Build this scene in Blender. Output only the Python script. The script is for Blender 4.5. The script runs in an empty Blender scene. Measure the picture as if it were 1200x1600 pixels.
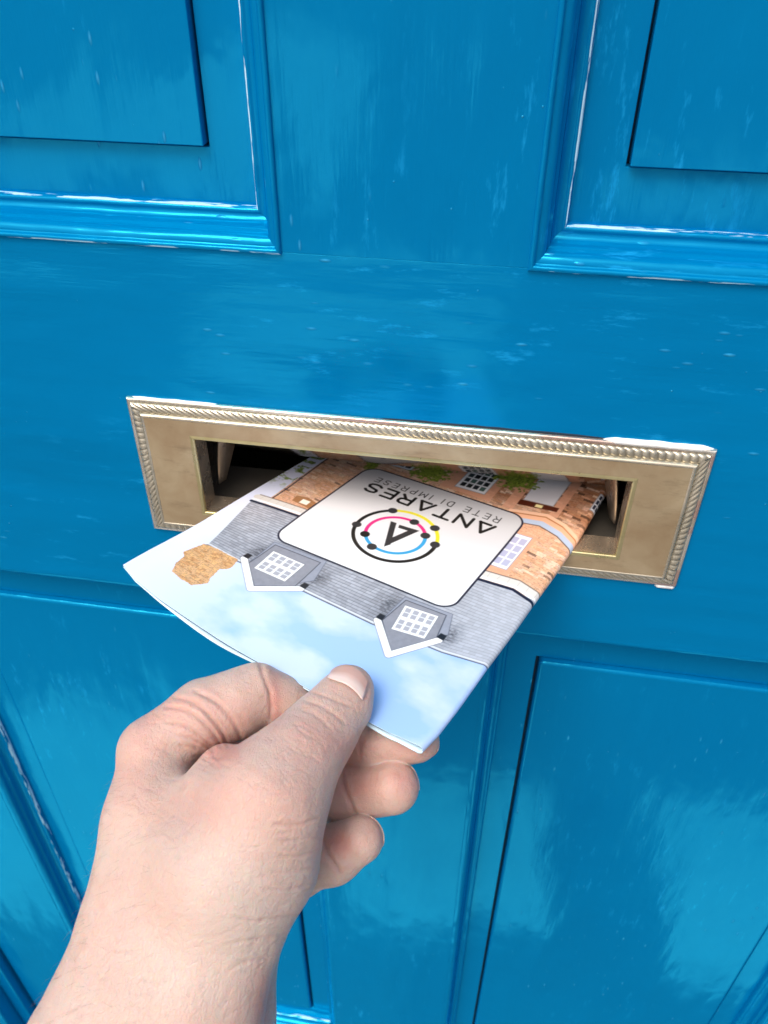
import bpy, math, random
import numpy as np
from mathutils import Matrix, Vector, Euler, noise as mnoise

# ------------------------------------------------------------------ camera, world, sun, exposure
SC = bpy.context.scene
CAM_LOC = Vector((0.0384, -0.2982, 0.2177))
CAM_ROT = Euler((math.radians(52.37), math.radians(-0.235), math.radians(9.46)), 'XYZ')
FPX = 1264.8
cam_data = bpy.data.cameras.new('camera')
cam = bpy.data.objects.new('camera', cam_data)
SC.collection.objects.link(cam)
cam.location = CAM_LOC
cam.rotation_euler = CAM_ROT
cam_data.sensor_fit = 'HORIZONTAL'
cam_data.sensor_width = 36.0
cam_data.lens = 36.0 * FPX / 1200.0
cam_data.clip_start = 0.01
cam_data.clip_end = 500.0
cam_data.dof.use_dof = True
cam_data.dof.focus_distance = 0.325
cam_data.dof.aperture_fstop = 26.0
SC.camera = cam

SUN_EL, SUN_AZ = math.radians(58), math.radians(205)      # behind and above the viewer, slightly to the left
world = bpy.data.worlds.new('World')
SC.world = world
world.use_nodes = True
wn, wl = world.node_tree.nodes, world.node_tree.links
bg = wn.get('Background') or wn.new('ShaderNodeBackground')
sky = wn.new('ShaderNodeTexSky')
sky.sky_type = 'NISHITA'
sky.sun_disc = False
sky.sun_elevation = SUN_EL
sky.sun_rotation = SUN_AZ
sky.air_density = 1.0
sky.dust_density = 6.0
sky.ozone_density = 0.6
wl.new(sky.outputs[0], bg.inputs[0])
bg.inputs[1].default_value = 0.15
sun_data = bpy.data.lights.new('sun', 'SUN')
sun_data.energy = 1.5
sun_data.angle = math.radians(30)
sun_data.color = (1.0, 0.95, 0.88)
sun = bpy.data.objects.new('sun', sun_data)
SC.collection.objects.link(sun)
sun.rotation_euler = Euler((math.pi / 2 - SUN_EL, 0, math.pi - SUN_AZ), 'XYZ')
SC.view_settings.view_transform = 'Standard'
SC.view_settings.look = 'None'
SC.view_settings.exposure = 0.28
SC.view_settings.gamma = 1.0
SC.cycles.max_bounces = 6

rng = np.random.default_rng(7)
random.seed(7)
C = SC.collection
MM = 0.001


# ------------------------------------------------------------------ helpers
def tag(o, label=None, cat=None, group=None, kind=None):
    if label: o['label'] = label
    if cat: o['category'] = cat
    if group: o['group'] = group
    if kind: o['kind'] = kind
    return o


def empty(name, loc, label, cat, parent=None):
    o = bpy.data.objects.new(name, None)
    C.objects.link(o)
    o.location = loc
    o.empty_display_size = 0.02
    return tag(o, label, cat)


def mesh_obj(name, V, Fc, mat, parent=None, smooth=False, bevel=0.0, segs=2, label=None):
    """vertices in world metres; the object sits at its parent's origin"""
    me = bpy.data.meshes.new(name)
    V = np.asarray(V, float)
    if parent is not None:
        V = V - np.array(parent_world(parent))
    if isinstance(Fc, np.ndarray):
        n, k = Fc.shape
        me.vertices.add(len(V)); me.vertices.foreach_set('co', V.astype(np.float32).ravel())
        me.loops.add(n * k); me.loops.foreach_set('vertex_index', Fc.astype(np.int32).ravel())
        me.polygons.add(n); me.polygons.foreach_set('loop_start', np.arange(n, dtype=np.int32) * k)
        me.polygons.foreach_set('loop_total', np.full(n, k, np.int32))
        me.update(calc_edges=True)
    else:
        me.from_pydata([tuple(v) for v in V], [], Fc)
        me.update()
    if smooth:
        me.polygons.foreach_set('use_smooth', np.ones(len(me.polygons), bool))
    me.materials.append(mat)
    o = bpy.data.objects.new(name, me)
    C.objects.link(o)
    if parent is not None:
        o.parent = parent
    if bevel > 0:
        b = o.modifiers.new('bevel', 'BEVEL')
        b.width = bevel; b.segments = segs; b.limit_method = 'ANGLE'; b.angle_limit = math.radians(40)
        b.harden_normals = False
        me.polygons.foreach_set('use_smooth', np.ones(len(me.polygons), bool))
        w = o.modifiers.new('wn', 'WEIGHTED_NORMAL'); w.keep_sharp = False
    if label: o['label'] = label
    return o


def parent_world(p):
    x = Vector((0, 0, 0))
    while p is not None:
        x += p.location
        p = p.parent
    return tuple(x)


def box_vf(x0, x1, y0, y1, z0, z1):
    V = [(x0, y0, z0), (x1, y0, z0), (x1, y1, z0), (x0, y1, z0), (x0, y0, z1), (x1, y0, z1), (x1, y1, z1), (x0, y1, z1)]
    Fc = [(0, 3, 2, 1), (4, 5, 6, 7), (0, 1, 5, 4), (1, 2, 6, 5), (2, 3, 7, 6), (3, 0, 4, 7)]
    return V, Fc


def box(name, x0, x1, y0, y1, z0, z1, mat, parent=None, bevel=0.0, label=None):
    V, Fc = box_vf(*[q * MM for q in (x0, x1, y0, y1, z0, z1)])
    return mesh_obj(name, V, Fc, mat, parent, bevel=bevel, label=label)


def frame_plate(name, outer, inner, y0, y1, mat, parent=None, bevel=0.0, label=None):
    """a flat board with a rectangular hole: (x0,x1,z0,z1) outer and inner, y0 front, y1 back (mm)"""
    V, Fc = [], []
    for y in (y0, y1):
        for (x0, x1, z0, z1) in (outer, inner):
            V += [(x0, y, z0), (x1, y, z0), (x1, y, z1), (x0, y, z1)]
    for i in range(4):
        j = (i + 1) % 4
        Fc.append((i, j, 4 + j, 4 + i))
        Fc.append((8 + j, 8 + i, 12 + i, 12 + j))
        Fc.append((j, i, 8 + i, 8 + j))
        Fc.append((4 + i, 4 + j, 12 + j, 12 + i))
    V = np.array(V, float) * MM
    return mesh_obj(name, V, Fc, mat, parent, bevel=bevel, label=label)


def mitre_frame(rect, prof, step=None):
    """sweep profile (w = inward distance, y) round a rectangle; four separate mitred pieces"""
    x0, x1, z0, z1 = rect
    res = []
    for side in range(4):
        V, Fc, W = [], [], []
        if side == 0: a, b, inn, al = (x0, z0), (x1, z0), (0, 1), (1, 0)
        if side == 1: a, b, inn, al = (x1, z0), (x1, z1), (-1, 0), (0, 1)
        if side == 2: a, b, inn, al = (x1, z1), (x0, z1), (0, -1), (-1, 0)
        if side == 3: a, b, inn, al = (x0, z1), (x0, z0), (1, 0), (0, -1)
        L = math.hypot(b[0] - a[0], b[1] - a[1])
        n = max(1, int(L / step)) if step else 1
        for i in range(n + 1):
            for (w, y) in prof:
                s = w + (L - 2 * w) * i / n
                V.append((a[0] + al[0] * s + inn[0] * w, y, a[1] + al[1] * s + inn[1] * w))
                W.append(w)
        m = len(prof)
        for i in range(n):
            for k in range(m - 1):
                p = i * m + k
                Fc.append((p, p + m, p + m + 1, p + 1))
        res.append((np.array(V) * MM, Fc, W, (al, inn, L)))
    return res


# ------------------------------------------------------------------ node helpers
class NT:
    def __init__(s, name):
        s.m = bpy.data.materials.new(name); s.m.use_nodes = True
        s.t = s.m.node_tree; s.N = s.t.nodes; s.L = s.t.links
        s.b = s.N['Principled BSDF']

    def n(s, typ, **kw):
        nd = s.N.new(typ)
        for k, v in kw.items():
            if k.startswith('i_'):
                key = k[2:].replace('_', ' ')
                nd.inputs[int(key) if key.isdigit() else key].default_value = v
            else:
                setattr(nd, k, v)
        return nd

    def l(s, a, b):
        s.L.new(a, b)

    def coords(s, scale=(1, 1, 1), rot=(0, 0, 0)):
        tc = s.n('ShaderNodeTexCoord'); mp = s.n('ShaderNodeMapping')
        mp.inputs['Scale'].default_value = scale; mp.inputs['Rotation'].default_value = rot
        s.l(tc.outputs['Object'], mp.inputs['Vector'])
        return mp.outputs['Vector']

    def noise(s, vec, scale, detail=3, rough=.5, dist=0.0):
        nd = s.n('ShaderNodeTexNoise'); s.l(vec, nd.inputs['Vector'])
        nd.inputs['Scale'].default_value = scale; nd.inputs['Detail'].default_value = detail
        nd.inputs['Roughness'].default_value = rough; nd.inputs['Distortion'].default_value = dist
        return nd.outputs['Fac']

    def ramp(s, fac, stops):
        nd = s.n('ShaderNodeValToRGB'); s.l(fac, nd.inputs['Fac'])
        e = nd.color_ramp.elements
        while len(e) < len(stops): e.new(0.5)
        for q, (p, c) in zip(e, stops):
            q.position = p; q.color = (c, c, c, 1) if not hasattr(c, '__len__') else (*c[:3], 1)
        return nd.outputs['Color']

    def mix(s, fac, a, b, mode='MIX'):
        nd = s.n('ShaderNodeMix'); nd.data_type = 'RGBA'; nd.blend_type = mode
        for sock, v in ((nd.inputs[0], fac), (nd.inputs[6], a), (nd.inputs[7], b)):
            if hasattr(v, 'is_linked'): s.l(v, sock)
            else: sock.default_value = v if not hasattr(v, '__len__') else (*v[:3], 1)
        return nd.outputs[2]

    def math(s, op, a, b=0.0):
        nd = s.n('ShaderNodeMath', operation=op)
        for sock, v in ((nd.inputs[0], a), (nd.inputs[1], b)):
            if hasattr(v, 'is_linked'): s.l(v, sock)
            else: sock.default_value = v
        return nd.outputs[0]

    def bump(s, h, dist, strength=1.0, prev=None):
        nd = s.n('ShaderNodeBump'); s.l(h, nd.inputs['Height'])
        nd.inputs['Distance'].default_value = dist; nd.inputs['Strength'].default_value = strength
        if prev is not None: s.l(prev, nd.inputs['Normal'])
        return nd.outputs['Normal']


PAINT = (0.0, 0.154, 0.378)


def paint_mat(name, vertical=True, worn_glint=False, seed=0.0):
    t = NT(name)
    st = (1, 1, .07) if vertical else (.07, 1, 1)
    stw = (1, 1, .25) if vertical else (.25, 1, 1)
    v = t.coords(st); vw = t.coords(stw); vo = t.coords()
    wave = t.noise(vw, 22 + seed, 2, .45, .3)          # slow undulation of old paint on wood
    brush = t.noise(v, 900, 3, .6)                     # brush marks
    grain = t.noise(v, 260, 3, .55, .5)
    vor = t.n('ShaderNodeTexVoronoi'); t.l(vo, vor.inputs['Vector']); vor.inputs['Scale'].default_value = 115
    vor.feature = 'F1'
    spot = t.ramp(vor.outputs['Distance'], [(0.0, .8), (0.055, 0.0)])
    rare = t.ramp(t.noise(vo, 16, 2), [(.47, 0), (.60, 1)])
    spots = t.math('MULTIPLY', spot, rare)
    vor2 = t.n('ShaderNodeTexVoronoi'); t.l(t.coords((1, 1, .3) if vertical else (.3, 1, 1)), vor2.inputs['Vector']); vor2.inputs['Scale'].default_value = 170
    dash = t.ramp(vor2.outputs['Distance'], [(0.0, 1.0), (0.13, 0.0)])
    rare2 = t.ramp(t.noise(vo, 9, 3), [(.50, 0), (.60, 1)])
    dashes = t.math('MULTIPLY', dash, rare2)
    mid = t.noise(t.coords((1, 1, .6) if vertical else (.5, 1, 1)), 60 + seed, 2, .45, .3)
    nrm = t.bump(wave, .0045, .6)
    nrm = t.bump(mid, .0010, .32, nrm)
    nrm = t.bump(grain, .00035, .28, nrm)
    nrm = t.bump(brush, .00011, .4, nrm)
    nrm = t.bump(spots, .0008, .8, nrm)
    nrm = t.bump(dashes, .0007, .6, nrm)
    t.l(nrm, t.b.inputs['Normal'])
    tone = t.noise(vo, 5, 4)
    c = t.mix(t.ramp(tone, [(.3, 0), (.75, 1)]), (PAINT[0], PAINT[1] * .93, PAINT[2] * .95), (PAINT[0], PAINT[1] * 1.07, PAINT[2] * 1.04))
    # rubbed, chalky patches; specks and dashes are mostly painted highlights in paler blue
    rub = t.ramp(t.noise(t.coords((1, 1, .22) if vertical else (.22, 1, 1)), 150, 5, .7), [(.58, 0), (.68, 1)])
    rubm = t.math('MULTIPLY', rub, t.ramp(t.noise(vo, 7, 3), [(.48, 0), (.60, .6)]))
    c = t.mix(rubm, c, (.01, .30, .66))
    c = t.mix(t.math('MULTIPLY', dashes, .55), c, (.08, .46, .82))
    c = t.mix(t.math('MULTIPLY', spots, .7), c, (.10, .50, .85))
    if worn_glint:
        at = t.n('ShaderNodeAttribute', attribute_name='wear_glint')
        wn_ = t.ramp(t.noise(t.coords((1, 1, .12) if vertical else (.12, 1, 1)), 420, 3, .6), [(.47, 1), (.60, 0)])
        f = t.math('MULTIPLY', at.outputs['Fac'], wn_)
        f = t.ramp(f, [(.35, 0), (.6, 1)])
        c = t.mix(f, c, (.62, .88, 1.0))  # pale edge lines: worn paint plus highlights painted into the colour
    t.l(c, t.b.inputs['Base Color'])
    rg = t.ramp(t.noise(vo, 30, 4), [(.3, .07), (.8, .16)])
    rr = t.math('ADD', rg, t.math('MULTIPLY', rubm, .2))
    t.b.inputs['Roughness'].default_value = 1.0
    t.b.inputs['Specular IOR Level'].default_value = 0.0
    gl = t.n('ShaderNodeBsdfGlossy'); t.l(rr, gl.inputs['Roughness']); gl.inputs['Color'].default_value = (.04, .74, 1.0, 1)
    t.l(nrm, gl.inputs['Normal'])
    fr_ = t.n('ShaderNodeFresnel'); fr_.inputs['IOR'].default_value = 1.88; t.l(nrm, fr_.inputs['Normal'])
    mx = t.n('ShaderNodeMixShader'); t.l(fr_.outputs[0], mx.inputs[0]); t.l(t.b.outputs[0], mx.inputs[1]); t.l(gl.outputs[0], mx.inputs[2])
    t.l(mx.outputs[0], t.N['Material Output'].inputs['Surface'])
    return t.m


M_PV = paint_mat('blue_gloss_paint_upright', True)
M_PH = paint_mat('blue_gloss_paint_level', False, seed=3)
M_PW = paint_mat('blue_gloss_paint_worn_glint', True, worn_glint=True, seed=5)
M_PWH = paint_mat('blue_gloss_paint_worn_glint_level', False, worn_glint=True, seed=8)


def brass_mat(name, base, base2, metallic=1.0, rough=(.32, .5), glint_patch=0.0):
    t = NT(name)
    vo = t.coords(); v = t.coords((.25, 1, 1.0))
    n1 = t.noise(vo, 38, 5, .6, .4)
    c = t.mix(t.ramp(n1, [(.35, 0), (.68, 1)]), base, base2)
    tar = t.ramp(t.noise(v, 160, 6, .7), [(.56, 0), (.72, 1)])
    c = t.mix(t.math('MULTIPLY', tar, .55), c, tuple(q * .55 for q in base))
    if glint_patch:  # pale and red reflections painted into the rim colour
        pm = t.ramp(t.noise(t.coords((.35, 1, 1)), 42, 3), [(.52, 0), (.56, 1)])
        c = t.mix(t.math('MULTIPLY', pm, glint_patch), c, (.75, .73, .70))
        pk = t.ramp(t.noise(t.coords((.3, 1, 1), (0, 0, 1)), 50, 3), [(.60, 0), (.63, 1)])
        c = t.mix(t.math('MULTIPLY', pk, glint_patch), c, (.52, .22, .20))
    gr = t.n('ShaderNodeAttribute', attribute_name='groove_dark')  # darker colour towards the bottom of the rope grooves
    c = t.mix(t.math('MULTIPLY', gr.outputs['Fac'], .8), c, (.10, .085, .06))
    t.l(c, t.b.inputs['Base Color'])
    t.b.inputs['Metallic'].default_value = metallic
    r = t.ramp(t.noise(vo, 90, 5, .6), [(.3, rough[0]), (.75, rough[1])])
    t.l(r, t.b.inputs['Roughness'])
    nrm = t.bump(t.noise(vo, 300, 4, .6), .00012, .5)
    nrm = t.bump(t.noise(v, 1600, 2), .00004, .5, nrm)
    t.l(nrm, t.b.inputs['Normal'])
    return t.m


M_BRASS = brass_mat('tarnished_brass', (.40, .29, .17), (.52, .42, .27), .6, (.34, .5))
M_ROPE = brass_mat('tarnished_silvery_brass', (.44, .40, .31), (.60, .55, .44), .75, (.22, .40))
M_RIM = brass_mat('rim_brass', (.48, .44, .36), (.62, .58, .50), .75, (.16, .34), .45)
M_EDGE = brass_mat('bright_worn_brass', (.50, .43, .21), (.60, .54, .32), .8, (.25, .4))
M_FLAP = brass_mat('polished_brass', (.62, .52, .42), (.70, .60, .48), 1.0, (.07, .13))
M_SPRING = brass_mat('stained_spring_metal', (.20, .155, .115), (.36, .29, .22), .6, (.25, .45))
M_INNER = brass_mat('dull_inner_brass', (.45, .38, .29), (.64, .54, .42), .8, (.18, .4))


def simple(name, col, rough=.6, noise_s=40, var=.15, bump=.0002, metallic=0.0):
    t = NT(name)
    vo = t.coords()
    n = t.noise(vo, noise_s, 5)
    c = t.mix(t.ramp(n, [(.3, 0), (.7, 1)]), tuple(q * (1 - var) for q in col), tuple(min(1, q * (1 + var)) for q in col))
    t.l(c, t.b.inputs['Base Color'])
    t.b.inputs['Roughness'].default_value = rough
    t.b.inputs['Metallic'].default_value = metallic
    t.l(t.bump(t.noise(vo, noise_s * 8, 4), bump, .6), t.b.inputs['Normal'])
    return t.m


M_DARK = simple('dark_stained_wood', (.035, .03, .025), .45)
M_BLOCKBOX = simple('dark_block_box_metal', (.11, .10, .085), .25, metallic=.3)
M_GREY = simple('old_grey_paint', (.30, .29, .27), .5)
M_RESIDUE = simple('dried_white_filler', (.86, .86, .84), .7, 200, .08, .0004)
M_GAP = simple('dark_gap_wood', (.004, .02, .04), .8)
M_PAPER = simple('white_paper', (.74, .80, .88), .45, 30, .03, .00004)
M_INPAPER = simple('pale_blue_paper', (.55, .75, .88), .4, 30, .05, .00004)
M_NAVY = simple('navy_printed_edge', (.01, .05, .14), .35, 30, .05, .00004)

# ------------------------------------------------------------------ ground in front of the door
t = NT('stone_pavement')
vo = t.coords()
br = t.n('ShaderNodeTexBrick'); t.l(vo, br.inputs['Vector'])
br.inputs['Scale'].default_value = 1.0; br.inputs['Mortar Size'].default_value = .012
br.inputs['Brick Width'].default_value = .9; br.inputs['Row Height'].default_value = .6
br.inputs['Color1'].default_value = (.11, .108, .105, 1); br.inputs['Color2'].default_value = (.20, .195, .19, 1)
br.inputs['Mortar'].default_value = (.10, .095, .09, 1)
c = t.mix(t.ramp(t.noise(vo, 1.6, 6, .6), [(.35, 0), (.65, .55)]), br.outputs['Color'], (.16, .155, .15))
t.l(c, t.b.inputs['Base Color']); t.b.inputs['Roughness'].default_value = .8
t.l(t.bump(t.noise(vo, 60, 5), .004, .5), t.b.inputs['Normal'])
g = mesh_obj('pavement', [(-60, -120, -1.15), (60, -120, -1.15), (60, 1.5, -1.15), (-60, 1.5, -1.15)], [(0, 1, 2, 3)], t.m)
M_SLAB = simple('pale_reflection_slab', (.80, .78, .74), .8, 12, .12, .002)  # slabs added out of view to give bright reflections in the gloss
for (x0, x1, y0, y1) in ((-1.12, -.02, -3.25, -2.02), (.40, .74, -.62, -.30), (-.12, .20, -.62, -.34), (-.9, -.35, -.70, -.25), (-3.6, -1.3, -9.5, -4.0), (.5, 1.6, -5.2, -4.2)):
    sl = box('reflection_slab', x0 * 1000, x1 * 1000, y0 * 1000, y1 * 1000, -1152, -1138, M_SLAB, None, .004)
    sl['kind'] = 'structure'
tag(g, 'pale stone pavement in front of the blue door', kind='structure')

# ------------------------------------------------------------------ the door (plate centre = world origin; front face y = 0)
door = empty('front_door', (0, 0, -1.12), 'glossy blue panelled front door with raised panels and a brass letter plate', 'door')
T = 44.0
XL, XR = -385.0, 378.0
ML, MR = -51.5, 44.0              # centre upright
UL = (-299.0, ML, 106.0, 900.0)   # openings for the panels
UR = (MR, 292.0, 106.0, 900.0)
LL = (-299.0, ML, -680.0, -82.0)
LR = (MR, 292.0, -680.0, -82.0)
BV = .00025
box('stile', XL, -299, 0, T, -1110, 960, M_PV, door, BV)
box('stile', 292, XR, 0, T, -1110, 960, M_PV, door, BV)
box('muntin', ML, MR, 0, T, 106, 900, M_PV, door, BV)
box('muntin', ML, MR, 0, T, -680, -82, M_PV, door, BV)
frame_plate('lock_rail', (-299, 292, -82, 106), (-104, 104, -29, 24), 0, T, M_PH, door, BV)
box('top_rail', -299, 292, 0, T, 900, 960, M_PH, door, BV)
box('bottom_rail', -299, 292, 0, T, -1110, -680, M_PH, door, BV)


def arc(cx, cy, r, a0, a1, n):
    return [(cx + r * math.cos(math.radians(a0 + (a1 - a0) * i / n)), cy + r * math.sin(math.radians(a0 + (a1 - a0) * i / n))) for i in range(n + 1)]


# profile: w inward, y depth (positive = into the door)
PROF = [(-.6, .2), (-.6, -.9), (-.1, -1.5), (.9, -1.6), (1.5, -1.0), (1.7, .4)]
PROF += [(1.7 + 3.6 * math.sin(a) , .4 + 3.8 * (1 - math.cos(a)) + .0) for a in np.linspace(.12, math.pi / 2, 8)]
PROF += [(5.4, 6.0), (6.3, 6.6), (6.5, 7.6)]
PROF += [(6.5 + 3.4 * (1 - math.cos(a)), 7.6 + 5.4 * math.sin(a)) for a in np.linspace(.15, math.pi / 2, 7)]
PROF += [(10.4, 12.7), (11.2, 12.5), (11.8, 12.9), (12.1, 13.3), (12.35, 14.0), (12.5, 15.0), (12.55, 17.5)]


def wob(V, seed, amp=.00022):
    V = V.copy()
    for i, p in enumerate(V):
        V[i][1] += amp * mnoise.noise(Vector(p) * 90 + Vector((seed, 0, 0))) + amp * .5 * mnoise.noise(Vector(p) * 330)
        V[i][0] += amp * .5 * mnoise.noise(Vector(p) * 120 + Vector((0, seed, 0)))
        V[i][2] += amp * .5 * mnoise.noise(Vector(p) * 120 + Vector((0, 0, seed)))
    return V


for pi, rect in enumerate((UL, UR, LL, LR)):
    for side, (V, Fc, W, info) in enumerate(mitre_frame(rect, PROF if pi < 2 else [(-.1, .3), (.2, .15)] + PROF[5:], 4.0)):
        vert = side in (1, 3)
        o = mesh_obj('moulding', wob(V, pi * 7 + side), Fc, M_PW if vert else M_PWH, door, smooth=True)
        at = o.data.attributes.new('wear_glint', 'FLOAT', 'POINT')  # mask for painted edge highlights and chipped paint
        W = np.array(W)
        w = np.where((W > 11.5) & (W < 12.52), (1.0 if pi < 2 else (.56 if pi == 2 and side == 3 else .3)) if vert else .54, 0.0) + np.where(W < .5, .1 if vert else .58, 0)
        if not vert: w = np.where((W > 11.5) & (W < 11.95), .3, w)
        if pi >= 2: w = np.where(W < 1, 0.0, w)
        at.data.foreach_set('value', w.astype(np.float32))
    x0, x1, z0, z1 = rect
    up = pi < 2
    dz = 34.0 if up else 39.0
    fx = 31.0 if up else 30.0
    D, RF = 17.0, 13.2            # sunk margin and raised field depths
    f0, f1, g0, g1 = x0 + fx, x1 - fx, z0 + 34, z1 - (34 if up else 36)
    b = 1.0 if up else 1.5
    frame_plate('panel', (x0 + 2, x1 - 2, z0 + 2, z1 - 2), (f0 - b, f1 + b, g0 - b, g1 + .3), D, D + 5, M_PV, door, .0003)
    box('panel_core', x0 + 2, x1 - 2, D + 5.1, T - 6, z0 + 2, z1 - 2, M_GAP, door)
    V = np.array([(f0, D + 5, g0), (f1, D + 5, g0), (f1, D + 5, g1), (f0, D + 5, g1), (f0, RF, g0), (f1, RF, g0), (f1, RF, g1), (f0, RF, g1)], float) * MM
    if not up:
        V[4:, 0] += np.array([.5, -.5, -.5, .5]) * MM
    fld = mesh_obj('raised_field', V, [(4, 5, 6, 7), (0, 1, 5, 4), (1, 2, 6, 5), (2, 3, 7, 6), (3, 0, 4, 7)], M_PV, door, bevel=.0004 if up else .0024, segs=4)

# door frame beside the door's left and right edges
fr = empty('door_frame', (0, 0, -1.12), 'blue painted timber frame just beyond the left edge of the door', 'door frame')
for sx, x in ((-1, XL - 3.5), (1, XR + 3.5)):
    xa, xb = (x - 14, x) if sx < 0 else (x, x + 14)
    box('stop_bead', xa, xb, -9, 60, -1120, 980, M_PW, fr, .0015)
    xa, xb = (x - 100, x - 14.4) if sx < 0 else (x + 14.4, x + 100)
    box('jamb', xa, xb, -24, 90, -1120, 980, M_PV, fr, .0025)
box('head', XL - 103, XR + 103, -24, 90, 981, 1080, M_PH, fr, .0025)
box('backing_board', XL - 100, XR + 100, 62, 64, -1119, 979, M_GAP, fr) if False else None

# ------------------------------------------------------------------ letter plate, a part of the door
PZ = -2.3
plate = mesh_obj('letter_plate', *(lambda V, F_: (np.array(V), F_))(*box_vf(-.0005, .0005, .001, .002, -.0305, -.0295)), M_BRASS, door) if False else None


def plate_rect(hx, hz):
    return (-hx, hx, PZ - hz, PZ + hz)


plate = frame_plate('letter_plate', plate_rect(120.3, 30.4), plate_rect(97.9, 21.3), -4.6, -.2, M_BRASS, door, .0004,
                    label='tarnished brass letter plate with a roped border')
PO = Vector((0, 0, -1.12))


def sub(name, V, Fc, mat, **kw):
    o = mesh_obj(name, np.asarray(V) - np.array(PO), Fc, mat, None, **kw)
    o.parent = plate
    return o


# outer rim: shallow step and a rounded flange
rimp = [(-.2, -.1), (-.2, -1.3), (.25, -1.75), (1.3, -1.9), (1.7, -1.5), (2.0, -1.2)]
for k, (V, Fc, W, info) in enumerate(mitre_frame(plate_rect(128.0, 37.7), [(a, b) for a, b in rimp], 5)):
    sub('rim', V, Fc, M_RIM, smooth=True)
inn = [(0.0, -1.2), (.1, -3.6), (.6, -4.5), (1.2, -4.9), (1.8, -4.7), (2.0, -4.3)]
for k, (V, Fc, W, info) in enumerate(mitre_frame(plate_rect(121.9, 32.0), inn, 5)):
    sub('inner_bead', V, Fc, M_ROPE, smooth=True)
# rope twist
for side in range(4):
    hx, hz = 128.0 - 1.6, 37.7 - 1.6
    Wd = 5.0
    L = 2 * (hx if side in (0, 2) else hz)
    n = int(L / .33)
    a = {0: (-hx, -hz), 1: (hx, -hz), 2: (hx, hz), 3: (-hx, hz)}[side]
    al = {0: (1, 0), 1: (0, 1), 2: (-1, 0), 3: (0, -1)}[side]
    ii = {0: (0, 1), 1: (-1, 0), 2: (0, -1), 3: (1, 0)}[side]
    m = 15
    V = np.zeros(((n + 1) * m, 3)); groove_dark = np.zeros((n + 1) * m)
    for j in range(m):
        th = math.pi * j / (m - 1)
        wv = Wd / 2 - Wd / 2 * math.cos(th)
        for i in range(n + 1):
            s0 = L * i / n
            s = wv + (L - 2 * wv) * i / n
            ph = (s0 / 3.3 + (2.5 if side in (0, 2) else 1.6) * (j / (m - 1))) % 1.0
            ridge = math.sin(math.pi * ph) ** .6
            hgt = (2.1 * math.sin(th) ** .8) * (.66 + .42 * ridge)
            groove_dark[i * m + j] = np.clip(1 - ridge * 1.25, 0, 1) ** 1.2
            V[i * m + j] = (a[0] + al[0] * s + ii[0] * wv, -1.3 - hgt, PZ + a[1] + al[1] * s + ii[1] * wv)
    i, j = np.meshgrid(np.arange(n), np.arange(m - 1), indexing='ij')
    p = (i * m + j).ravel()
    ro = sub('rope_border', V * MM, np.stack([p, p + m, p + m + 1, p + 1], 1), M_ROPE, smooth=True)
    ro.data.attributes.new('groove_dark', 'FLOAT', 'POINT').data.foreach_set('value', groove_dark.astype(np.float32))
# bright worn edge round the opening and its inner walls
lip = [(-1.4, -4.68), (-.15, -4.95), (.35, -4.75), (.55, -4.2), (.6, -3.4)]
for k, (V, Fc, W, info) in enumerate(mitre_frame(plate_rect(97.9, 21.3), lip)):
    sub('opening_lip', V, Fc, M_EDGE, smooth=True)
for k, (V, Fc, W, info) in enumerate(mitre_frame(plate_rect(97.4, 20.75), [(0, -3.6), (.0, -1.5), (-.2, 1.2), (-.4, 5.5), (-.4, 9.5)])):
    sub('throat', V, Fc, M_INNER, smooth=True)
# sprung flap, pushed in by the leaflet
fa = math.radians(45)
FL, hy, hz = 41.5, 4.5, 18.0
V, n = [], 16
prof = []
for i in range(n + 1):
    s = FL * i / n
    bulge = .9 * math.sin(math.pi * i / n)
    prof.append((hy + s * math.sin(fa) - bulge * math.cos(fa), hz - s * math.cos(fa) - bulge * math.sin(fa)))
back = [(y + 1.6 * math.cos(fa), z + 1.6 * math.sin(fa)) for y, z in prof[::-1]]
loop = prof + back
Vv = [(x, y, z + 0) for x in (-95.8, 95.8) for (y, z) in loop]
k = len(loop)
Ff = [(i, (i + 1) % k, k + (i + 1) % k, k + i) for i in range(k)] + [tuple(range(k))[::-1], tuple(range(k, 2 * k))]
sub('flap', np.array(Vv) * MM, Ff, M_FLAP, smooth=False, bevel=.0005)
# spring arms bent round each end of the flap
for sx in (-1, 1):
    V, Fc = [], []
    pts = []
    for i in range(15):
        q = i / 14
        pts.append((sx * (90.5 + 6 * q ** 1.3 + 1.2 * math.sin(q * 3.1)), 12 + 4 * q, 16.5 - 37 * q))
    for i, (x, y, z) in enumerate(pts):
        w = 15 * (1 - .75 * (i / 14) ** 1.5)
        V += [(x + sx * 1.2, y, z), (x - sx * (.35 * w), y + w, z + .5)]
    V = np.array(V)
    Fc = [(2 * i, 2 * i + 1, 2 * i + 3, 2 * i + 2) for i in range(14)]
    o = sub('spring_arm', V * MM, Fc, M_SPRING, smooth=True)
    so = o.modifiers.new('solid', 'SOLIDIFY'); so.thickness = .0008
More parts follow.
